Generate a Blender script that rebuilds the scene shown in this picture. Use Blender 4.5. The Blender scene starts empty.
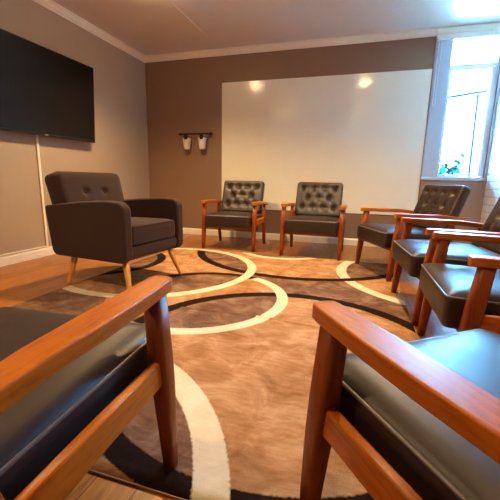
import bpy, bmesh, math, random
from mathutils import Vector, Matrix

S = 1.085                      # every length below is written at 1/S of its real size
PI = math.pi
scene = bpy.context.scene
col = scene.collection
random.seed(7)

# ------------------------------------------------------------------ helpers
def link(o, parent=None):
    col.objects.link(o)
    if parent: o.parent = parent
    return o

def tag(o, label=None, cat=None, group=None, kind=None):
    if label: o['label'] = label
    if cat: o['category'] = cat
    if group: o['group'] = group
    if kind: o['kind'] = kind
    return o

def thing(name, label, cat, loc=(0, 0, 0), rz=0.0, group=None):
    o = bpy.data.objects.new(name, None)
    o.empty_display_size = .1
    link(o)
    o.location = Vector(loc) * S
    o.rotation_euler = (0, 0, rz)
    return tag(o, label, cat, group)

def obj(name, bm, mat, parent=None, bevel=0.0, seg=2, smooth=True, sub=0, loc=None, angle=35, wn=False):
    bmesh.ops.recalc_face_normals(bm, faces=bm.faces[:])
    bmesh.ops.scale(bm, vec=(S, S, S), verts=bm.verts[:])
    me = bpy.data.meshes.new(name)
    bm.to_mesh(me); bm.free()
    me.materials.append(mat)
    if smooth:
        me.polygons.foreach_set('use_smooth', [True] * len(me.polygons))
    o = bpy.data.objects.new(name, me)
    link(o, parent)
    if loc: o.location = Vector(loc) * S
    if bevel:
        b = o.modifiers.new('bevel', 'BEVEL')
        b.width = bevel * S; b.segments = seg; b.limit_method = 'ANGLE'
        b.angle_limit = math.radians(angle); b.harden_normals = smooth
    if wn:
        m = o.modifiers.new('weighted', 'WEIGHTED_NORMAL'); m.weight = 90
    if sub:
        m = o.modifiers.new('sub', 'SUBSURF'); m.levels = sub; m.render_levels = sub
    return o

def struct(name, bm, mat, **k):
    return tag(obj(name, bm, mat, **k), kind='structure')

def box(bm, x0, x1, y0, y1, z0, z1):
    v = [bm.verts.new((x, y, z)) for x in (x0, x1) for y in (y0, y1) for z in (z0, z1)]
    for f in ((0, 1, 3, 2), (4, 6, 7, 5), (0, 4, 5, 1), (2, 3, 7, 6), (0, 2, 6, 4), (1, 5, 7, 3)):
        bm.faces.new([v[i] for i in f])
    return bm

def bx(*a):
    return box(bmesh.new(), *a)

def loft(bm, rings, cap=True, close=False):
    vs = [[bm.verts.new(p) for p in r] for r in rings]
    n = len(vs[0])
    pairs = list(zip(vs[:-1], vs[1:])) + ([(vs[-1], vs[0])] if close else [])
    for a, b in pairs:
        for i in range(n):
            j = (i + 1) % n
            bm.faces.new((a[i], a[j], b[j], b[i]))
    if cap and not close:
        bm.faces.new(vs[0][::-1]); bm.faces.new(vs[-1])
    return bm

def rrect(a, b, r, nc=5, ns=4):
    """rounded rectangle outline, half sizes a, b"""
    r = min(r, a * .999, b * .999)
    pts = []
    cs = ((a - r, b - r, 0), (-(a - r), b - r, 90), (-(a - r), -(b - r), 180), (a - r, -(b - r), 270))
    for k, (cx, cy, a0) in enumerate(cs):
        arc = [(cx + r * math.cos(math.radians(a0 + 90 * i / nc)), cy + r * math.sin(math.radians(a0 + 90 * i / nc))) for i in range(nc + 1)]
        pts += arc
        nx = cs[(k + 1) % 4]
        q = (nx[0] + r * math.cos(math.radians(nx[2])), nx[1] + r * math.sin(math.radians(nx[2])))
        p = arc[-1]
        pts += [(p[0] + (q[0] - p[0]) * i / ns, p[1] + (q[1] - p[1]) * i / ns) for i in range(1, ns)]
    return pts

def tube(bm, path, rad, n=8, close=False):
    """round tube along a path; rad a number or one per point"""
    path = [Vector(p) for p in path]
    m = len(path)
    rr = rad if isinstance(rad, (list, tuple)) else [rad] * m
    rings = []
    up = None
    for i, p in enumerate(path):
        if close: t = path[(i + 1) % m] - path[i - 1]
        else: t = path[min(i + 1, m - 1)] - path[max(i - 1, 0)]
        t.normalize()
        if up is None:
            up = Vector((0, 0, 1)) if abs(t.z) < .9 else Vector((1, 0, 0))
        s = t.cross(up).normalized(); u = s.cross(t).normalized(); up = u
        rings.append([p + rr[i] * (math.cos(2 * PI * k / n) * s + math.sin(2 * PI * k / n) * u) for k in range(n)])
    return loft(bm, rings, close=close)

def bar(bm, path, sizes, r=.35, nc=3):
    """rounded-square section bar along a mostly vertical path; sizes = half sizes (x, y)"""
    rings = []
    for p, (a, b) in zip(path, sizes):
        rings.append([(p[0] + x, p[1] + y, p[2]) for x, y in rrect(a, b, min(a, b) * r * 2 * .5 + .004, nc, 2)])
    return loft(bm, rings)

def lathe(bm, prof, c=(0, 0, 0), n=24):
    rings = [[(c[0] + max(r, 1e-4) * math.cos(2 * PI * k / n), c[1] + max(r, 1e-4) * math.sin(2 * PI * k / n), c[2] + z) for k in range(n)] for r, z in prof]
    return loft(bm, rings)

def copy_tree(o, parent=None):
    c = o.copy(); col.objects.link(c); c.parent = parent
    for ch in list(o.children): copy_tree(ch, c)
    return c

# ------------------------------------------------------------------ materials
def srgb(r, g, b):
    f = lambda c: (c / 255 / 12.92) if c <= 10 else ((c / 255 + .055) / 1.055) ** 2.4
    return (f(r), f(g), f(b), 1)

class NT:
    def __init__(s, name):
        s.mat = bpy.data.materials.new(name); s.mat.use_nodes = True
        s.nt = s.mat.node_tree; s.n = s.nt.nodes; s.l = s.nt.links
        s.b = s.n['Principled BSDF']
    def node(s, t, **k):
        nd = s.n.new(t)
        for a, v in k.items(): setattr(nd, a, v)
        return nd
    def put(s, sock, v):
        if hasattr(v, 'is_output'): s.l.new(v, sock)
        else: sock.default_value = v
    def m(s, op, a, b=0.0, c=0.0, clamp=False):
        nd = s.node('ShaderNodeMath', operation=op, use_clamp=clamp)
        for i, v in enumerate((a, b, c)): s.put(nd.inputs[i], v)
        return nd.outputs[0]
    def mix(s, f, a, b):
        nd = s.node('ShaderNodeMix', data_type='RGBA')
        s.put(nd.inputs[0], f); s.put(nd.inputs[6], a); s.put(nd.inputs[7], b)
        return nd.outputs[2]
    def coord(s, scale=(1, 1, 1), rot=(0, 0, 0), kind='Object'):
        tc = s.node('ShaderNodeTexCoord'); mp = s.node('ShaderNodeMapping')
        s.l.new(tc.outputs[kind], mp.inputs[0])
        mp.inputs['Scale'].default_value = scale; mp.inputs['Rotation'].default_value = rot
        return mp.outputs[0]
    def noise(s, vec, scale, detail=4, rough=.55, dist=0):
        nd = s.node('ShaderNodeTexNoise')
        s.l.new(vec, nd.inputs['Vector']); nd.inputs['Scale'].default_value = scale
        nd.inputs['Detail'].default_value = detail; nd.inputs['Roughness'].default_value = rough
        nd.inputs['Distortion'].default_value = dist
        return nd.outputs['Fac']
    def ramp(s, f, stops):
        nd = s.node('ShaderNodeValToRGB')
        s.l.new(f, nd.inputs[0]); e = nd.color_ramp.elements
        while len(e) < len(stops): e.new(.5)
        for el, (p, c) in zip(e, stops): el.position = p; el.color = c
        return nd.outputs[0]
    def bump(s, h, strength=.2, dist=.01):
        nd = s.node('ShaderNodeBump'); nd.inputs['Strength'].default_value = strength
        nd.inputs['Distance'].default_value = dist
        s.l.new(h, nd.inputs['Height']); s.l.new(nd.outputs[0], s.b.inputs['Normal'])
    def set(s, **k):
        names = dict(color='Base Color', rough='Roughness', metal='Metallic', spec='Specular IOR Level', sheen='Sheen Weight',
                     coat='Coat Weight', coat_rough='Coat Roughness', trans='Transmission Weight', ior='IOR', alpha='Alpha')
        for a, v in k.items(): s.put(s.b.inputs[names[a]], v)
        return s

def paint(name, rgb, rough=.6, var=.06, bump=.05, scale=60, spec=.5):
    t = NT(name); v = t.coord()
    f = t.noise(v, 2.2, 3)
    c = srgb(*rgb); d = tuple(x * (1 - var * 2) for x in c[:3]) + (1,)
    t.set(color=t.mix(f, c, d), rough=rough, spec=spec)
    if bump: t.bump(t.noise(v, scale, 3), bump, .004)
    return t.mat

def wood(name, light, dark, scale, rough=.40, coat=0):
    t = NT(name); v = t.coord(scale)
    oi = t.node('ShaderNodeObjectInfo')
    add = t.node('ShaderNodeVectorMath', operation='ADD')
    rnd = t.m('MULTIPLY', oi.outputs['Random'], 9.0)
    cmb = t.node('ShaderNodeCombineXYZ')
    for i in range(3): t.l.new(rnd, cmb.inputs[i])
    t.l.new(v, add.inputs[0]); t.l.new(cmb.outputs[0], add.inputs[1])
    g = t.noise(add.outputs[0], 9, 6, .6, .6)
    g2 = t.noise(add.outputs[0], 60, 3, .6)
    f = t.m('ADD', t.m('MULTIPLY', g, .75), t.m('MULTIPLY', g2, .25))
    t.set(color=t.ramp(f, [(.3, srgb(*dark)), (.52, srgb(*light)), (.75, tuple(min(1, c * 1.12) for c in srgb(*light)[:3]) + (1,))]), rough=rough, coat=coat, coat_rough=.25, spec=.32)
    t.bump(g2, .04, .002)
    return t.mat

WOODX = wood('stained_wood_lengthwise_lit', (190, 103, 20), (150, 71, 12), (1.1, 9, 9))  # brighter copy of the chair wood, lamp light on the arms painted in
WOODZ = wood('stained_wood_upright_shaded', (138, 64, 18), (102, 42, 11), (9, 9, 1.1))  # same wood as the arms, shade on the legs put into the colour
WOODY = wood('stained_wood_crosswise_shaded', (138, 64, 18), (102, 42, 11), (9, 1.1, 9))  # same shaded tone as the legs, for the cross rails
OAK = wood('pale_oak', (222, 160, 84), (190, 128, 62), (9, 9, 1.2), .45, .1)

def leather():
    t = NT('dark_brown_leather'); v = t.coord()
    vor = t.node('ShaderNodeTexVoronoi'); t.l.new(v, vor.inputs['Vector']); vor.inputs['Scale'].default_value = 320
    n = t.noise(v, 7, 3)
    t.set(color=t.mix(n, srgb(47, 31, 30), srgb(36, 24, 24)), rough=t.m('ADD', .40, t.m('MULTIPLY', t.noise(v, 14, 3), .10)), spec=.6)
    t.bump(vor.outputs['Distance'], .06, .0015)
    return t.mat
LEATHER = leather()
def pipe_mat():
    t = NT('leather_piping'); t.set(color=srgb(112, 98, 94), rough=.35, spec=.7); return t.mat
PIPING = pipe_mat()

def fabric():
    t = NT('brown_woven_fabric'); v = t.coord()
    w1 = t.node('ShaderNodeTexWave', wave_type='BANDS', bands_direction='X'); w2 = t.node('ShaderNodeTexWave', wave_type='BANDS', bands_direction='Z')
    for w in (w1, w2):
        t.l.new(v, w.inputs['Vector']); w.inputs['Scale'].default_value = 120; w.inputs['Distortion'].default_value = 1.5
    n = t.noise(v, 160, 3)
    f = t.m('MULTIPLY', t.m('ADD', w1.outputs['Fac'], w2.outputs['Fac']), .5)
    t.set(color=t.mix(t.m('MULTIPLY', t.m('ADD', f, n), .5), srgb(42, 28, 29), srgb(68, 48, 49)), rough=.95, spec=.2, sheen=.12)
    t.bump(f, .25, .0015)
    return t.mat
FABRIC = fabric()

def floor_mat():
    t = NT('oak_plank_floor'); v = t.coord(rot=(0, 0, PI / 2))
    br = t.node('ShaderNodeTexBrick'); t.l.new(v, br.inputs['Vector'])
    br.offset = .37; br.inputs['Scale'].default_value = 1
    br.inputs['Brick Width'].default_value = 1.25; br.inputs['Row Height'].default_value = .128
    br.inputs['Mortar Size'].default_value = .0018; br.inputs['Mortar Smooth'].default_value = .3
    br.inputs['Color1'].default_value = (.2, .2, .2, 1); br.inputs['Color2'].default_value = (.8, .8, .8, 1); br.inputs['Mortar'].default_value = (.5, .5, .5, 1)
    g = t.noise(t.coord((13, 1.2, 1)), 5, 6, .6, .8)
    f = t.m('ADD', t.m('MULTIPLY', g, .8), t.m('MULTIPLY', br.outputs['Color'], .25))
    c = t.ramp(f, [(.3, srgb(108, 62, 22)), (.55, srgb(158, 96, 38)), (.8, srgb(188, 126, 58))])
    c = t.mix(br.outputs['Fac'], c, srgb(60, 30, 16))
    t.set(color=c, rough=.33, spec=.5)
    t.bump(t.m('SUBTRACT', t.m('MULTIPLY', g, .15), br.outputs['Fac']), .15, .002)
    return t.mat

def brick_mat():
    t = NT('white_painted_brick')
    tc = t.node('ShaderNodeTexCoord'); sp = t.node('ShaderNodeSeparateXYZ'); cb = t.node('ShaderNodeCombineXYZ')
    t.l.new(tc.outputs['Object'], sp.inputs[0]); t.l.new(sp.outputs[1], cb.inputs[0]); t.l.new(sp.outputs[2], cb.inputs[1])
    br = t.node('ShaderNodeTexBrick'); t.l.new(cb.outputs[0], br.inputs['Vector'])
    br.inputs['Scale'].default_value = 1; br.inputs['Brick Width'].default_value = .23; br.inputs['Row Height'].default_value = .085
    br.inputs['Mortar Size'].default_value = .007; br.inputs['Mortar Smooth'].default_value = .6
    n = t.noise(tc.outputs['Object'], 35, 4)
    c = t.mix(n, srgb(232, 224, 212), srgb(200, 190, 178))
    c = t.mix(t.m('MULTIPLY', br.outputs['Fac'], .7), c, srgb(165, 155, 148))
    t.set(color=c, rough=.55)
    t.bump(t.m('ADD', t.m('MULTIPLY', br.outputs['Fac'], -1.0), t.m('MULTIPLY', n, .5)), .7, .008)
    return t.mat

# ---- the rug: rings and discs laid out round the centres of the pattern (rug coordinates)
CREAM = [(-1.615, 2.59, .803, .038), (-.98, 2.0, .568, .036), (-1.12, .35, .884, .047), (-.75, 3.77, .49, .035), (.77, 3.07, .87, .042)]
DARK = [(-.54, 3.72, 1.10, .040), (-.94, 2.04, .515, .033), (-2.24, 2.62, .53, .040), (-.29, 1.43, .785, .040)]
def rug_mat():
    t = NT('patterned_pile_rug')
    tc = t.node('ShaderNodeTexCoord'); mp = t.node('ShaderNodeMapping'); t.l.new(tc.outputs['Object'], mp.inputs[0])
    mp.inputs['Scale'].default_value = (1 / S,) * 3
    jn = t.node('ShaderNodeTexNoise'); t.l.new(mp.outputs[0], jn.inputs['Vector']); jn.inputs['Scale'].default_value = 90
    sp = t.node('ShaderNodeSeparateXYZ'); t.l.new(mp.outputs[0], sp.inputs[0])
    jit = t.m('MULTIPLY', t.m('SUBTRACT', jn.outputs['Fac'], .5), .012)
    X, Y = sp.outputs[0], sp.outputs[1]
    def dist(cx, cy):
        a = t.m('SUBTRACT', X, cx); b = t.m('SUBTRACT', Y, cy)
        return t.m('ADD', t.m('SQRT', t.m('ADD', t.m('MULTIPLY', a, a), t.m('MULTIPLY', b, b))), jit), a, b
    def soft(x, w=.006):     # 1 where x > 0
        return t.m('MULTIPLY_ADD', x, 1 / w, .5, clamp=True)
    cr, dk, ins = [], [], []
    for i, (cx, cy, r, h) in enumerate(CREAM):
        d, a, b = dist(cx, cy)
        k = soft(t.m('SUBTRACT', h, t.m('ABSOLUTE', t.m('SUBTRACT', d, r))))
        if i == 1: k = t.m('MULTIPLY', k, soft(t.m('SUBTRACT', t.m('ADD', a, .0), t.m('MULTIPLY', t.m('SUBTRACT', b, .1), .6)), .02))
        if i == 0: k = t.m('MULTIPLY', k, soft(t.m('ADD', a, .32), .02))
        cr.append(k); ins.append(t.m('LESS_THAN', d, r))
    for i, (cx, cy, r, h) in enumerate(DARK):
        d, a, b = dist(cx, cy)
        k = soft(t.m('SUBTRACT', h, t.m('ABSOLUTE', t.m('SUBTRACT', d, r))))
        if i == 1: k = t.m('MULTIPLY', k, soft(t.m('SUBTRACT', t.m('MULTIPLY', b, 1.0), t.m('MULTIPLY', a, .9)), .02))
        dk.append(k)
        if i != 1: ins.append(t.m('LESS_THAN', d, r))
    tot = ins[0]
    for x in ins[1:]: tot = t.m('ADD', tot, x)
    odd = t.m('MODULO', tot, 2.0)
    n1 = t.noise(mp.outputs[0], 6, 5, .65, .8); n2 = t.noise(t.coord((3, 14, 1)), 4, 4, .6)
    n3 = t.noise(mp.outputs[0], 420, 2)
    f = t.m('ADD', t.m('ADD', t.m('MULTIPLY', n1, .58), t.m('MULTIPLY', n2, .22)), t.m('MULTIPLY', n3, .2))
    tan = t.ramp(f, [(.38, srgb(140, 96, 58)), (.5, srgb(174, 127, 88)), (.60, srgb(198, 157, 119))])
    brn = t.ramp(f, [(.38, srgb(86, 60, 48)), (.5, srgb(120, 90, 72)), (.60, srgb(152, 120, 99))])
    c = t.mix(odd, brn, tan)
    crm = t.ramp(f, [(.36, srgb(212, 192, 160)), (.62, srgb(232, 218, 192))])
    drk = t.ramp(f, [(.36, srgb(28, 18, 17)), (.62, srgb(44, 30, 28))])
    for i, k in ((3, dk[3]), (4, cr[4])): c = t.mix(k, c, drk if i == 3 else crm)
    for k in (dk[0], dk[1], dk[2]): c = t.mix(k, c, drk)
    for k in cr[:4]: c = t.mix(k, c, crm)
    t.set(color=c, rough=.95, spec=.05)
    t.bump(t.m('ADD', n3, t.m('MULTIPLY', n1, .8)), .5, .006)
    return t.mat

WALL_L = paint('taupe_wall_paint', (168, 148, 128), .6, .03)
WALL_B = paint('brown_wall_paint', (136, 108, 88), .5, .03)
CEIL = paint('ceiling_paint', (226, 216, 206), .34, .03, .08, 40)
WHITE = paint('white_trim_paint', (236, 226, 214), .4, .02, 0)
PANEL = paint('mauve_wall_paint', (158, 138, 130), .55, .03)
JAMB = paint('glare_tinted_casing_paint', (182, 190, 206), .45, .02, 0)  # white casing; blue of the window glare put into the colour
VINYL = paint('window_vinyl', (226, 230, 234), .3, .01, 0)

def board_mat():
    t = NT('glossy_whiteboard'); v = t.coord()
    t.set(color=t.mix(t.noise(v, 3, 3), srgb(236, 233, 218), srgb(228, 225, 210)), rough=.13, spec=.6)
    t.bump(t.noise(v, 70, 2), .16, .003)
    return t.mat
def simple(name, rgb, rough=.5, **k):
    t = NT(name); v = t.coord()
    c = srgb(*rgb)
    t.set(color=t.mix(t.noise(v, 20, 2), c, tuple(x * .9 for x in c[:3]) + (1,)), rough=rough, **k); return t.mat
BLACK_PL = simple('black_plastic', (18, 17, 18), .35)
SCREEN = simple('dark_screen', (13, 12, 15), .25, spec=.32)
IRON = simple('dark_bronze_metal', (48, 30, 24), .45, metal=.6)
CERAMIC = simple('white_ceramic', (238, 232, 222), .3)
CHROME = simple('brushed_steel', (190, 190, 192), .3, metal=1.0)
LEAF = simple('dark_green_leaf', (3, 42, 38), .9, spec=0.0)
STEM = simple('brown_stem', (90, 70, 50), .8)
CONC = simple('pale_paving', (214, 210, 204), .8)
STUCCO = simple('white_stucco', (236, 236, 234), .8)
GREYPIPE = simple('dark_grey_pipe', (12, 16, 18), .9, spec=0.0)
BIND = simple('tan_rug_binding', (176, 132, 84), .9)
def glass_mat():
    t = NT('window_glass')
    tr = t.node('ShaderNodeBsdfTransparent'); gl = t.node('ShaderNodeBsdfGlossy'); gl.inputs['Roughness'].default_value = .02
    fr = t.node('ShaderNodeFresnel'); fr.inputs[0].default_value = 1.45
    mx = t.node('ShaderNodeMixShader'); t.l.new(fr.outputs[0], mx.inputs[0]); t.l.new(tr.outputs[0], mx.inputs[1]); t.l.new(gl.outputs[0], mx.inputs[2])
    t.l.new(mx.outputs[0], t.n['Material Output'].inputs['Surface'])
    tr.inputs[0].default_value = (.97, .985, .98, 1)
    return t.mat
GLASS = glass_mat()
def glow(name, rgb, strength):
    t = NT(name)
    t.set(color=(.9, .9, .9, 1)); t.b.inputs['Emission Color'].default_value = rgb + (1,); t.b.inputs['Emission Strength'].default_value = strength
    return t.mat

# ------------------------------------------------------------------ the room
XL, XR, YB, YF, ZC, FL = -2.86, 1.281, 4.373, -1.7, 2.325, -.005
T = .12
struct('floor', bx(XL - T, XR + T, YF - T, YB + T, FL - .06, FL), floor_mat(), smooth=False)
struct('ceiling', bx(XL - T, XR + T, YF - T, YB + T, ZC, ZC + .1), CEIL, smooth=False)
struct('wall_left', bx(XL - T, XL, YF - T, YB + T, FL, ZC), WALL_L, smooth=False)
struct('wall_right', bx(XR, XR + T, YF - T, YB + T, FL, ZC), brick_mat(), smooth=False)
struct('wall_front', bx(XL, XR, YF - T, YF, FL, ZC), WALL_L, smooth=False)
WX0, WX1, WZ0, WZ1 = .80, 1.262, .822, 2.245
b = bx(XL, WX0, YB, YB + T, FL, ZC)
box(b, WX0, XR, YB, YB + T, FL, WZ0); box(b, WX0, XR, YB, YB + T, WZ1, ZC); box(b, WX1, XR, YB, YB + T, WZ0, WZ1)
struct('wall_back', b, WALL_B, smooth=False)

def moulding(name, pts, axis, a, bb, at, flip, mat):
    """profile pts (out, z) run along an axis from a to bb"""
    bm = bmesh.new(); rings = []
    for s in (a, bb):
        rings.append([((at + flip * o, s, z) if axis == 'y' else (s, at + flip * o, z)) for o, z in pts])
    loft(bm, rings)
    return struct(name, bm, mat, smooth=False)
crown = [(0, 2.258), (.010, 2.258), (.014, 2.272), (.022, 2.277), (.034, 2.296), (.040, 2.308), (.050, 2.312), (.050, ZC), (0, ZC)]
moulding('trim_1', crown, 'y', YF, YB, XL, 1, WHITE)
moulding('trim_2', crown, 'x', XL, .64, YB, -1, WHITE)
base = [(0, FL), (.014, FL), (.014, .062), (.010, .070), (.006, .078), (0, .078)]
moulding('baseboard_left', base, 'y', YF, YB, XL, 1, WHITE)
moulding('baseboard_back', base, 'x', XL, .65, YB, -1, WHITE)
moulding('baseboard_right', base, 'y', YF, YB - .035, XR, -1, WHITE)
# a strip over the ceiling joint
bm = bmesh.new()
loft(bm, [[(-1.775 + dx, y, ZC - dz) for dx, dz in ((-.020, -.001), (-.014, .008), (.014, .008), (.020, -.001))] for y in (1.2, 3.95)])
struct('trim_3', bm, CEIL, smooth=False)

# window side: boxed panel below the sill, casing beside the opening, head casing
struct('trim_4', bx(.65, XR, YB - .03, YB, FL, .790), PANEL, bevel=.004)
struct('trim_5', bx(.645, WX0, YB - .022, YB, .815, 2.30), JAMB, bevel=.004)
b = bx(.640, XR, YB - .045, YB, 2.262, 2.318); box(b, .645, XR, YB - .03, YB, 2.228, 2.264)
struct('trim_6', b, WHITE, bevel=.004)
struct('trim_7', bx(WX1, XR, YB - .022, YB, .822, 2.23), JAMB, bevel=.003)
w = bpy.data.objects.new('window_1', None); link(w); w.location = Vector((1.03, YB + .05, WZ0)) * S; tag(w, kind='structure')
def wpart(name, bm, mat, parent=w, **k):
    o = obj(name, bm, mat, parent, **k)
    p = parent; off = Vector((0, 0, 0))
    while p: off += p.location; p = p.parent
    o.data.transform(Matrix.Translation(-off)); return o
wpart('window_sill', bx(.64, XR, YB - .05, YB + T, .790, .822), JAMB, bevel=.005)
fy0, fy1 = YB + .03, YB + .075
b = bx(WX0, WX0 + .018, fy0, fy1, WZ0, WZ1); box(b, WX1 - .022, WX1, fy0, fy1, WZ0, WZ1)
box(b, WX0 + .018, WX1 - .022, fy0, fy1, WZ1 - .02, WZ1); box(b, WX0 + .018, WX1 - .022, fy0, fy1, WZ0, WZ0 + .014)
box(b, WX0 + .018, WX1 - .022, fy0 - .010, fy1, 1.938, 1.976)
wpart('window_frame', b, VINYL, bevel=.003)
sx0, sx1, sz0, sz1 = WX0 + .020, WX1 - .024, WZ0 + .016, 1.936
b = bx(sx0, sx0 + .012, fy0 - .008, fy1 - .01, sz0, sz1); box(b, sx1 - .036, sx1, fy0 - .008, fy1 - .01, sz0, sz1)
box(b, sx0 + .012, sx1 - .036, fy0 - .008, fy1 - .01, sz0, sz0 + .018); box(b, sx0 + .012, sx1 - .036, fy0 - .008, fy1 - .01, sz1 - .014, sz1)
wpart('casement', b, VINYL, bevel=.003)
wpart('glass', bx(sx0 + .010, sx1 - .034, fy0 + .012, fy0 + .018, sz0 + .016, sz1 - .012), GLASS, smooth=False)
wpart('glass', bx(WX0 + .016, WX1 - .020, fy0 + .012, fy0 + .018, 1.970, WZ1 - .018), GLASS, smooth=False)
b = bx(1.075, 1.135, fy0 - .022, fy0 - .008, WZ0 + .018, WZ0 + .03); tube(b, [(1.09, fy0 - .02, WZ0 + .03), (1.10, fy0 - .045, WZ0 + .045), (1.17, fy0 - .05, WZ0 + .035)], .006)
wpart('handle', b, CHROME)

# roller blind rolled up in its cassette with a looped chain
t = thing('roller_blind', 'rolled-up white roller blind across the window head with a looped pull chain', 'blind', (.95, YB - .03, 2.20))
def sub(name, bm, mat, parent, **k):
    o = obj(name, bm, mat, parent, **k)
    p = parent; off = Vector((0, 0, 0))
    while p: off += p.location; p = p.parent
    o.data.transform(Matrix.Translation(-off)); return o
sub('cassette', bx(.655, XR - .006, YB - .055, YB - .024, 2.198, 2.226), VINYL, t, bevel=.006)
pth = [(.672, YB - .036, 2.2 - .05 * i) for i in range(13)] + [(.676, YB - .036, 1.575), (.684, YB - .036, 1.558), (.692, YB - .036, 1.575)] + [(.698, YB - .036, 1.6 + .05 * i) for i in range(13)]
sub('pull_chain', tube(bmesh.new(), pth, .0035, 6), VINYL, t)

# ------------------------------------------------------------------ outside the window
GZ = .45
o = struct('ground', bx(-6, 9, YB + T, 16, GZ - .1, GZ), CONC, smooth=False)
t = thing('outbuilding', 'white rendered wall with thin grey sloping verge seen through the window', 'building', (2.6, 8.0, GZ))
b = bmesh.new(); loft(b, [[(x, y, z) for x, z in ((-2, GZ), (9, GZ), (9, 3.40), (-2, 2.0))] for y in (8.0, 8.2)])
sub('wall', b, STUCCO, t, smooth=False)
b = bmesh.new(); loft(b, [[(x, y, z + (x + 2) * .1275) for y, z in ((7.92, 1.93), (8.0, 1.93), (8.0, 1.965), (7.92, 1.965))] for x in (-2, 9)])
sub('verge', b, GREYPIPE, t, smooth=False)
def shrub(label, x, y, z, h, r, n, seed):
    rnd = random.Random(seed)
    t = thing('shrub', label, 'shrub', (x, y, z))
    b = bmesh.new(); s = bmesh.new()
    for k in range(9):
        a = rnd.uniform(0, 2 * PI); q = rnd.uniform(.3, 1) * r
        tip = Vector((x + q * math.cos(a), y + q * math.sin(a), z + h * rnd.uniform(.5, 1)))
        base_ = Vector((x, y, z)); mid = (base_ + tip) / 2 + Vector((0, 0, h * .12))
        tube(s, [base_, mid, tip], [.008, .006, .003], 5)
        for j in range(n):
            c = base_.lerp(tip, rnd.uniform(.35, 1.02)) + Vector((rnd.uniform(-.05, .05), rnd.uniform(-.05, .05), rnd.uniform(-.02, .06)))
            L = rnd.uniform(.10, .17); d = Vector((rnd.uniform(-1, 1), rnd.uniform(-1, 1), rnd.uniform(-.4, .7))).normalized()
            sd = d.cross(Vector((0, 0, 1))).normalized() * L * .36; up = sd.cross(d).normalized() * L * .06
            vs = [b.verts.new(c - d * L / 2), b.verts.new(c + sd - up), b.verts.new(c + d * L / 2), b.verts.new(c - sd - up), b.verts.new(c)]
            for i in range(4): b.faces.new((vs[i], vs[(i + 1) % 4], vs[4]))
    sub('foliage', b, LEAF, t, smooth=False); sub('stem', s, STEM, t)
shrub('green leafy shrub outside the bottom left of the window', 1.06, 5.3, GZ, .86, .36, 13, 4)
t = thing('post', 'thin grey upright post seen through the middle of the window', 'post', (1.90, 7.4, GZ))
sub('pole', tube(bmesh.new(), [(1.90, 7.4, GZ), (1.86, 7.4, 2.30)], .024, 8), GREYPIPE, t)

# ------------------------------------------------------------------ wall things
def on_left(y0, y1, z0, z1, x0, x1): return bx(XL + x0, XL + x1, y0, y1, z0, z1)
def tv(y0, y1, z0, z1, a, c):
    f = lambda z: XL + .085 + .040 * (z - 1.113) / .75
    b = bmesh.new()
    return loft(b, [[(f(z) + a, y, z), (f(z) + c, y, z)] [::1] + [(f(z2) + c, y, z2), (f(z2) + a, y, z2)] for y, z, z2 in ((y0, z0, z1), (y1, z0, z1))])
t = thing('television', 'large dark flat screen television mounted high on the left wall', 'television', (XL, 2.62, 1.113))
ty0, ty1, tz0, tz1 = 1.915, 3.242, 1.116, 1.866
sub('casing', tv(ty0, ty1, tz0, tz1, -.036, 0), BLACK_PL, t, bevel=.004)
sub('screen', tv(ty0 + .008, ty1 - .008, tz0 + .018, tz1 - .008, -.004, .0015), SCREEN, t, smooth=False)
sub('wall_mount', on_left(2.40, 2.85, 1.30, 1.72, .0005, .065), BLACK_PL, t)
b = bmesh.new()
sub('logo', tv(2.600, 2.634, tz0 + .004, tz0 + .012, -.004, .0012), simple('pale_logo', (210, 206, 200), .3), t, smooth=False)
t = thing('cable_cover', 'white cable raceway running down from the television to the baseboard', 'cable cover', (XL, 2.58, .08))
sub('raceway', on_left(2.566, 2.590, .095, 1.29, .002, .015), WHITE, t, bevel=.003)
sub('raceway', on_left(1.0, 2.590, .083, .095, .002, .015), WHITE, t, bevel=.003)

wb = bx(-1.752, .640, YB - .012, YB - .002, .384, 1.944)
tag(obj('whiteboard', wb, board_mat(), bevel=.002), 'wide glossy cream whiteboard covering most of the back wall', 'whiteboard')

# dark rail with two white cups
t = thing('hanging_rail', 'short dark metal rail with pointed ends on the brown back wall', 'rail', (-2.098, YB, 1.33))
ry = YB - .068
sub('bar', tube(bmesh.new(), [(-2.300, ry, 1.331), (-1.895, ry, 1.331)], .0105, 10), IRON, t)
for x in (-2.275, -1.918):
    b = tube(bmesh.new(), [(x, YB - .001, 1.331), (x, ry, 1.331)], .008, 8); tube(b, [(x, YB - .001, 1.331), (x, YB - .007, 1.331)], .020, 14)
    sub('bracket', b, IRON, t)
for x, s in ((-2.300, -1), (-1.895, 1)):
    b = tube(bmesh.new(), [(x, ry, 1.331), (x + s * .006, ry, 1.331), (x + s * .016, ry, 1.331), (x + s * .026, ry, 1.331), (x + s * .048, ry, 1.331)], [.010, .013, .021, .014, .002], 12)
    sub('finial', b, IRON, t)
for x, lab in ((-2.222, 'white tapered cup hanging from left end of dark rail'), (-2.0, 'white tapered cup hanging from right part of dark rail')):
    t = thing('hanging_cup', lab, 'cup', (x, ry, 1.19), group='white cups on the wall rail')
    zt = 1.278
    sub('cup', lathe(bmesh.new(), [(.0, 1.138), (.036, 1.138), (.040, 1.143), (.055, zt - .004), (.058, zt), (.053, zt), (.038, 1.15), (0, 1.15)], (x, ry, 0)), CERAMIC, t)
    b = tube(bmesh.new(), [(x + .012, ry, zt - .03)] + [(x + .012, ry - .0135 * math.cos(a) * 1.0, 1.331 + .0135 * math.sin(a)) for a in [0, .8, 1.6, 2.4, 3.1]], .004, 6)
    box(b, x - .008, x + .034, ry - .064, ry - .0585, zt - .02, zt + .045)
    sub('hook', b, IRON, t)

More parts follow.
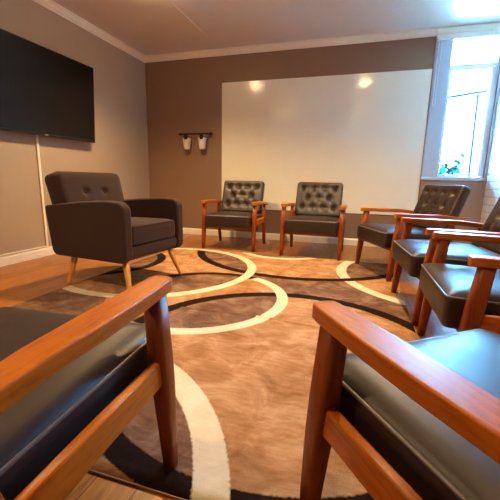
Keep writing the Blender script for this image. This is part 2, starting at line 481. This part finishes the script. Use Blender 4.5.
# ------------------------------------------------------------------ rug
bm = bmesh.new()
rx0, rx1, ry0, ry1 = -1.905, .335, .622, 3.435
ys = sorted(set([ry0 + (ry1 - ry0) * i / 60 for i in range(61)] + [1.70 + .005 * i for i in range(25)]))
xs = [rx0 + (rx1 - rx0) * i / 56 for i in range(57)]
def rz(x, y):
    yc = 1.765 - .03 * max(0, x + .45) / .3 - .01 * math.sin(4 * x)
    k = max(0, min(1, (x + 1.05) / .15)) * max(0, min(1, (.10 - x) / .3))
    return .0075 * k * math.exp(-((y - yc) / .010) ** 2) - .003 * k * math.exp(-((y - yc - .024) / .012) ** 2)
top = [[bm.verts.new((x, y, rz(x, y))) for x in xs] for y in ys]
for a, c in zip(top[:-1], top[1:]):
    for i in range(len(xs) - 1): bm.faces.new((a[i], a[i + 1], c[i + 1], c[i]))
edge = [v for v in top[0]] + [r[-1] for r in top[1:]] + [v for v in top[-1][-2::-1]] + [r[0] for r in top[-2:0:-1]]
low = [bm.verts.new((v.co.x, v.co.y, FL)) for v in edge]
for i in range(len(edge)):
    j = (i + 1) % len(edge); bm.faces.new((edge[i], edge[j], low[j], low[i]))
t = thing('area_rug', 'large tan rug patterned with overlapping cream and dark brown rings', 'rug', (0, 0, 0))
obj('pile', bm, rug_mat(), t)
obj('binding', tube(bmesh.new(), [(rx0, ry0, -.0015), (rx1, ry0, -.0015), (rx1, ry1, -.0015), (rx0, ry1, -.0015)], .0034, 6, close=True), BIND, t, smooth=False)

# ------------------------------------------------------------------ wooden armchair with leather seat and tufted back
# chair space: front looks along +X, sitter's left is +Y, origin on the floor midway between the front feet
def seat_pt(x, y, z): return (x, y, z - .007 + .03 * x)      # the seat falls slightly to the rear
def make_chair(loc, rz_, label):
    t = thing('armchair', label, 'armchair', loc, rz_, GROUP)
    for s in (1, -1):
        # front leg, tapered to the foot
        b = bmesh.new(); y = s * .288
        bar(b, [(-.018, y, .0005), (-.026, y, .10), (-.043, y, .26), (-.052, y, .34), (-.071, y, .503)],
            [(.017, .016), (.021, .019), (.026, .0225), (.027, .023), (.024, .021)])
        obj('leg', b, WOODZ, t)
        # rear leg with the post that carries the arm
        b = bmesh.new()
        bar(b, [(-.548, y * .985, -.003), (-.520, y * .985, .12), (-.488, y, .27), (-.482, y, .32), (-.494, y * .985, .40), (-.508, y * .985, .480)],
            [(.016, .015), (.020, .018), (.025, .021), (.025, .021), (.020, .018), (.017, .016)])
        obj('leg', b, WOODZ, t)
        # arm: boat-shaped in plan, falling to the rear
        b = bmesh.new(); rings = []
        st = [(.016, .016, 0), (.012, .025, 0), (.004, .031, 0), (-.012, .0345, 0), (-.06, .037, 0), (-.16, .040, 0), (-.27, .040, 0), (-.38, .036, 0), (-.48, .031, 0), (-.56, .028, 0), (-.585, .026, 0), (-.595, .020, 0), (-.599, .012, 0)]
        for x, hw, _ in st:
            zt_ = 0.527 - .008 * min(1, max(0, -x / .40)) - .024 * max(0, (-x - .40) / .2) - (.002 if x > .01 else 0)
            x = x - .032 * (1 + x / .62)
            th = .0155; hw *= .80
            yc = s * (.286 + .004 * math.sin(PI * max(0, -x) / .6))
            rings.append([(x, yc + p * 1.0, zt_ - th + q) for p, q in rrect(hw, th, .0045, 3, 3)])
        loft(b, rings)
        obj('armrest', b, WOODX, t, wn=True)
        b = bmesh.new()
        loft(b, [[(x, y + p, zc + q) for p, q in rrect(.0115, .032, .005, 3, 2)] for x, zc in ((-.048, .300), (-.26, .300), (-.49, .295))])
        obj('side_rail', b, WOODX, t, wn=True)
    b = bmesh.new()
    loft(b, [[(-.044 + p, y, .250 + q) for p, q in rrect(.010, .020, .004, 3, 2)] for y in (-.275, 0, .275)])
    obj('front_rail', b, WOODY, t)
    b = bmesh.new()
    loft(b, [[(-.485 + p, y, .288 + q) for p, q in rrect(.011, .025, .004, 3, 2)] for y in (-.275, 0, .275)])
    obj('rear_rail', b, WOODY, t)
    # seat cushion
    b = bmesh.new(); xc, a0, b0 = -.226, .254, .258
    prof = [(.016, .262, .012), (.006, .266, .02), (.001, .276, .024), (0, .30, .026), (0, .345, .026), (.001, .366, .024), (.004, .3755, .022),
            (.007, .3800, .02), (.014, .3865, .02), (.026, .3935, .025), (.045, .3995, .03), (.075, .405, .04), (.12, .409, .05), (.16, .4105, .05), (.21, .411, .04), (.243, .411, .008)]
    rings = [[seat_pt(xc + p, q, z) for p, q in rrect(a0 - i, b0 - i, r, 5, 6)] for i, z, r in prof]
    loft(b, rings)
    seat = obj('seat', b, LEATHER, t)
    b = bmesh.new()
    tube(b, [seat_pt(xc + p, q, .3775) for p, q in rrect(a0 - .0030, b0 - .0030, .022, 5, 4)], .0040, 6, close=True)
    obj('piping', b, PIPING, seat)
    # tufted backrest, leaning back
    A, B, TH = .252, .198, .062
    org = Vector((-.562, 0, .550)); lean = math.radians(20)
    up = Vector((-math.sin(lean), 0, math.cos(lean))); nrm = Vector((math.cos(lean), 0, math.sin(lean)))
    btn = [(u, v) for v, us in ((.122, (-.174, -.058, .058, .174)), (.012, (-.116, 0, .116)), (-.098, (-.174, -.058, .058, .174))) for u in us]
    segs = [(p, q) for i, p in enumerate(btn) for q in btn[i + 1:] if .06 < math.hypot(p[0] - q[0], p[1] - q[1]) < .14 and abs(p[1] - q[1]) > .05]
    segs += [((u, .122), (u, .19)) for u in (-.174, -.058, .058, .174)] + [((u, -.098), (u, -.19)) for u in (-.174, -.058, .058, .174)]
    def dseg(u, v, p, q):
        dx, dy = q[0] - p[0], q[1] - p[1]; k = max(0, min(1, ((u - p[0]) * dx + (v - p[1]) * dy) / (dx * dx + dy * dy)))
        return math.hypot(u - p[0] - k * dx, v - p[1] - k * dy)
    def front(u, v):
        e = min(1, min(A - abs(u), B - abs(v)) / .03); h = .014 * math.sqrt(max(0, 1 - (1 - e) ** 2))
        for p in btn: h -= .022 * math.exp(-(math.hypot(u - p[0], v - p[1]) / .027) ** 2)
        d = min(dseg(u, v, p, q) for p, q in segs)
        return h - .0035 * math.exp(-(d / .012) ** 2) * e
    def W(u, v, w): return org + Vector((0, u, 0)) + up * v + nrm * w
    b = bmesh.new(); rings = []
    for i, w, r in ((.02, -TH / 2, .02), (.006, -TH / 2 + .002, .03), (0, -TH / 2 + .008, .034), (0, 0, .034), (0, TH / 2 - .008, .034), (.003, TH / 2 - .002, .032)):
        rings.append([W(u, v, w) for u, v in rrect(A - i, B - i, r, 6, 12)])
    NR = 26
    for k in range(NR):
        f = k / NR
        i = .006 + f * (B - .010)
        rings.append([W(u, v, TH / 2 + front(u, v)) for u, v in rrect(A - i, B - i, .032 * (1 - f), 6, 12)])
    loft(b, rings)
    back = obj('backrest', b, LEATHER, t)
    for u, v in btn:
        b = bmesh.new(); c = W(u, v, TH / 2 + front(u, v) + .002)
        bmesh.ops.create_uvsphere(b, u_segments=10, v_segments=6, radius=.0085)
        bmesh.ops.translate(b, verts=b.verts[:], vec=c)
        obj('button', b, LEATHER, back)
    return t

GROUP = 'wooden armchairs with dark leather seats in a ring'
CHAIRS = [
    (-1.331, 3.479, -88.5, 'wooden armchair with tufted dark leather back, left of the two against the whiteboard'),
    (-.430, 3.409, -90.3, 'wooden armchair with tufted dark leather back, right of the two against the whiteboard'),
    (.133, 3.071, 204.6, 'wooden armchair with tufted dark leather back standing below the window'),
    (.295, 2.239, 186.0, 'wooden armchair with dark leather seat, nearer neighbour of the one below the window'),
    (.338, 1.549, 180.5, 'wooden armchair with dark leather seat, third from the window along the white brick wall'),
    (.160, .846, 128.0, 'wooden armchair seen from behind with reddish arm and blue-lit leather seat at bottom right'),
    (-.715, .705, 93.2, 'wooden armchair seen from behind with golden arm and dark seat at bottom left'),
]
proto = None
for x, y, d, lab in CHAIRS:
    if proto is None:
        proto = make_chair((x, y, 0), math.radians(d), lab); continue
    c = copy_tree(proto)
    c.location = Vector((x, y, 0)) * S; c.rotation_euler = (0, 0, math.radians(d)); c['label'] = lab

# ------------------------------------------------------------------ upholstered armchair by the left wall
t = thing('upholstered_armchair', 'brown fabric upholstered armchair with pale oak legs below the television', 'armchair', (-1.680, 2.165, 0), math.radians(-6))
HW = .325
def side_profile():
    P = []
    def arc(cx, cz, r, a0, a1, n=7):
        for i in range(n + 1):
            a = math.radians(a0 + (a1 - a0) * i / n); P.append((cx + r * math.cos(a), cz + r * math.sin(a)))
    arc(.277, .275, .065, -90, 0)                 # front bottom
    arc(.272, .535, .070, 0, 80)                 # front top
    P.extend([(.19, .608), (.06, .602), (-.08, .590), (-.2, .576)])
    arc(-.345, .536, .022, 84, 172, 4)           # rear top
    arc(-.275, .265, .055, 188, 270)              # rear bottom
    return P
for s in (1, -1):
    P = side_profile(); b = bmesh.new()
    loft(b, [[(x, s * (HW - .078), z) for x, z in P], [(x, s * HW, z) for x, z in P]])
    obj('arm', b, FABRIC, t, bevel=.022, seg=4, angle=50)
b = bmesh.new()
P = [(.318, .235), (.328, .275), (.322, .312), (-.27, .312), (-.31, .23), (-.26, .212), (.28, .212)]
loft(b, [[(x, y, z) for x, z in P] for y in (-HW + .05, HW - .05)])
obj('seat_base', b, FABRIC, t, bevel=.012, seg=3)
b = bmesh.new(); xc, a0, b0 = .060, .268, HW - .079
prof = [(.03, .313, .03), (.010, .315, .03), (.002, .322, .03), (0, .34, .03), (0, .40, .03), (.003, .425, .03), (.012, .438, .035), (.03, .446, .04), (.07, .452, .05), (.13, .457, .05), (.2, .459, .03), (.24, .459, .004)]
loft(b, [[(xc + p, q, z + .02 * p) for p, q in rrect(a0 - i, b0 - i, r, 5, 5)] for i, z, r in prof])
cu = obj('seat_cushion', b, FABRIC, t)
b = bmesh.new(); tube(b, [(xc + p, q, .434 + .02 * p) for p, q in rrect(a0 - .006, b0 - .006, .03, 5, 4)], .004, 6, close=True)
obj('piping', b, FABRIC, cu)
b = bmesh.new(); tube(b, [(xc + p, q, .320 + .02 * p) for p, q in rrect(a0 - .003, b0 - .003, .03, 5, 4)], .004, 6, close=True)
obj('piping', b, FABRIC, cu)
# back
A, B, TH = .300, .235, .115
lean = math.radians(15); org = Vector((-.272, 0, .555))
up = Vector((-math.sin(lean), 0, math.cos(lean))); nrm = Vector((math.cos(lean), 0, math.sin(lean)))
btn = [(-.09, .075), (.09, .075)]
def front2(u, v):
    e = min(1, min(A - abs(u), B - abs(v)) / .06); h = .022 * math.sqrt(max(0, 1 - (1 - e) ** 2))
    for p in btn: h -= .017 * math.exp(-(math.hypot(u - p[0], v - p[1]) / .024) ** 2)
    return h
def W2(u, v, w): return org + Vector((0, u * (1 - .06 * (.5 - v / (2 * B))), 0)) + up * v + nrm * w
b = bmesh.new(); rings = []
for i, w_, r in ((.02, -TH / 2, .04), (.006, -TH / 2 + .003, .05), (.001, -TH / 2 + .009, .055), (0, -TH / 2 + .02, .06), (0, TH / 2 - .03, .06), (.005, TH / 2 - .008, .058), (.012, TH / 2 - .001, .055)):
    rings.append([W2(u, v, w_) for u, v in rrect(A - i, B - i, r, 7, 12)])
for k in range(26):
    f = k / 26; i = .016 + f * (B - .02)
    rings.append([W2(u, v, TH / 2 + front2(u, v)) for u, v in rrect(A - i, B - i, .055 * (1 - f), 7, 12)])
loft(b, rings)
bk = obj('backrest', b, FABRIC, t)
for u, v in btn:
    b = bmesh.new(); bmesh.ops.create_uvsphere(b, u_segments=12, v_segments=8, radius=.010)
    bmesh.ops.translate(b, verts=b.verts[:], vec=W2(u, v, TH / 2 + front2(u, v) + .002)); obj('button', b, FABRIC, bk)
for (fx, fy, tx, ty_) in ((.345, .268, .255, .235), (.345, -.305, .265, -.245), (-.235, .268, -.205, .235), (-.215, -.30, -.19, -.24)):
    b = tube(bmesh.new(), [(fx, fy, .0005), (fx * .96 + tx * .04, fy * .96 + ty_ * .04, .02), ((fx + tx) / 2, (fy + ty_) / 2, .115), (tx, ty_, .24)], [.0125, .0135, .019, .024], 14)
    obj('leg', b, OAK, t)

# ------------------------------------------------------------------ light
BULB = glow('warm_bulb', (1.0, .66, .34), 90)
LIGHTS = [(-1.77, 2.84, 'warm round ceiling light nearest the television and back wall'), (-.05, 2.607, 'warm round ceiling light before the whiteboard'),
          (-1.78, .35, 'warm round ceiling light above the bottom left armchair'), (-.05, .35, 'warm round ceiling light behind the bottom right armchair')]
proto = None
for x, y, lab in LIGHTS:
    if proto is None:
        proto = thing('ceiling_light', lab, 'ceiling light', (x, y, ZC), 0, 'round ceiling lights')
        obj('trim_ring', lathe(bmesh.new(), [(.0, -.001), (.078, -.001), (.080, -.006), (.070, -.014), (.052, -.012), (.0, -.012)]), WHITE, proto)
        obj('bulb', lathe(bmesh.new(), [(.0, -.012), (.03, -.014), (.046, -.030), (.050, -.048), (.040, -.064), (.02, -.071), (0, -.072)]), BULB, proto)
    else:
        c = copy_tree(proto); c.location = Vector((x, y, ZC)) * S; c['label'] = lab
    ld = bpy.data.lights.new('lamp_beam', 'SPOT'); lo = bpy.data.objects.new('lamp_beam', ld); link(lo)
    lo.location = Vector((x, y, ZC - .120)) * S
    ld.energy = 215 if y > 1 else (105 if x < -1 else 30); ld.color = (1.0, .68, .32); ld.spot_size = math.radians(138); ld.spot_blend = .9; ld.shadow_soft_size = .035

sun = bpy.data.lights.new('sun', 'SUN'); so = bpy.data.objects.new('sun', sun); link(so)
sun.energy = 210; sun.angle = .01; sun.color = (.36, .74, 1.0)
so.rotation_euler = Vector((.55, .35, -1)).to_track_quat('-Z', 'Y').to_euler()
so.rotation_euler = Vector((-.55, .35, -1)).to_track_quat('-Z', 'Y').to_euler()

wd = bpy.data.worlds.new('world'); scene.world = wd; wd.use_nodes = True
n = wd.node_tree.nodes; l = wd.node_tree.links
bg = n['Background']
tc = n.new('ShaderNodeTexCoord'); sp = n.new('ShaderNodeSeparateXYZ'); l.new(tc.outputs['Generated'], sp.inputs[0])
rp = n.new('ShaderNodeValToRGB'); l.new(sp.outputs[2], rp.inputs[0])
rp.color_ramp.elements[0].position = 0; rp.color_ramp.elements[0].color = (.17, .56, 1, 1)
rp.color_ramp.elements[1].position = .7; rp.color_ramp.elements[1].color = (.12, .48, 1, 1)
l.new(rp.outputs[0], bg.inputs['Color']); bg.inputs['Strength'].default_value = 150

pl = bpy.data.lights.new('window_portal', 'AREA'); po = bpy.data.objects.new('window_portal', pl); link(po)
pl.shape = 'RECTANGLE'; pl.size = (WX1 - WX0) * S; pl.size_y = (WZ1 - WZ0) * S; pl.cycles.is_portal = True
po.location = Vector(((WX0 + WX1) / 2, YB + T + .01, (WZ0 + WZ1) / 2)) * S
po.rotation_euler = Vector((0, -1, 0)).to_track_quat('-Z', 'Z').to_euler()

# ------------------------------------------------------------------ camera
yaw, pitch, roll, foc, H = .2983, .1986, .0191, 347.03, .753
cy, sy, cp, sp_ = math.cos(yaw), math.sin(yaw), math.cos(pitch), math.sin(pitch)
fwd = Vector((-sy * cp, cy * cp, -sp_)); right = Vector((cy, sy, 0)); upv = right.cross(fwd)
c, s = math.cos(roll), math.sin(roll)
r2 = c * right + s * upv; u2 = -s * right + c * upv
cam = bpy.data.cameras.new('camera'); co = bpy.data.objects.new('camera', cam); link(co)
cam.sensor_fit = 'HORIZONTAL'; cam.sensor_width = 36; cam.lens = foc / 500 * 36; cam.clip_start = .02
M = Matrix((r2, u2, -fwd)).transposed().to_4x4(); M.translation = Vector((0, 0, H)) * S
co.matrix_world = M
scene.camera = co

scene.view_settings.view_transform = 'Standard'
scene.view_settings.look = 'None'
scene.view_settings.gamma = 1
scene.view_settings.use_curve_mapping = False
scene.view_settings.exposure = .28
scene.cycles.use_denoising = True
scene.cycles.max_bounces = 10
scene.cycles.diffuse_bounces = 6
scene.cycles.sample_clamp_indirect = 0
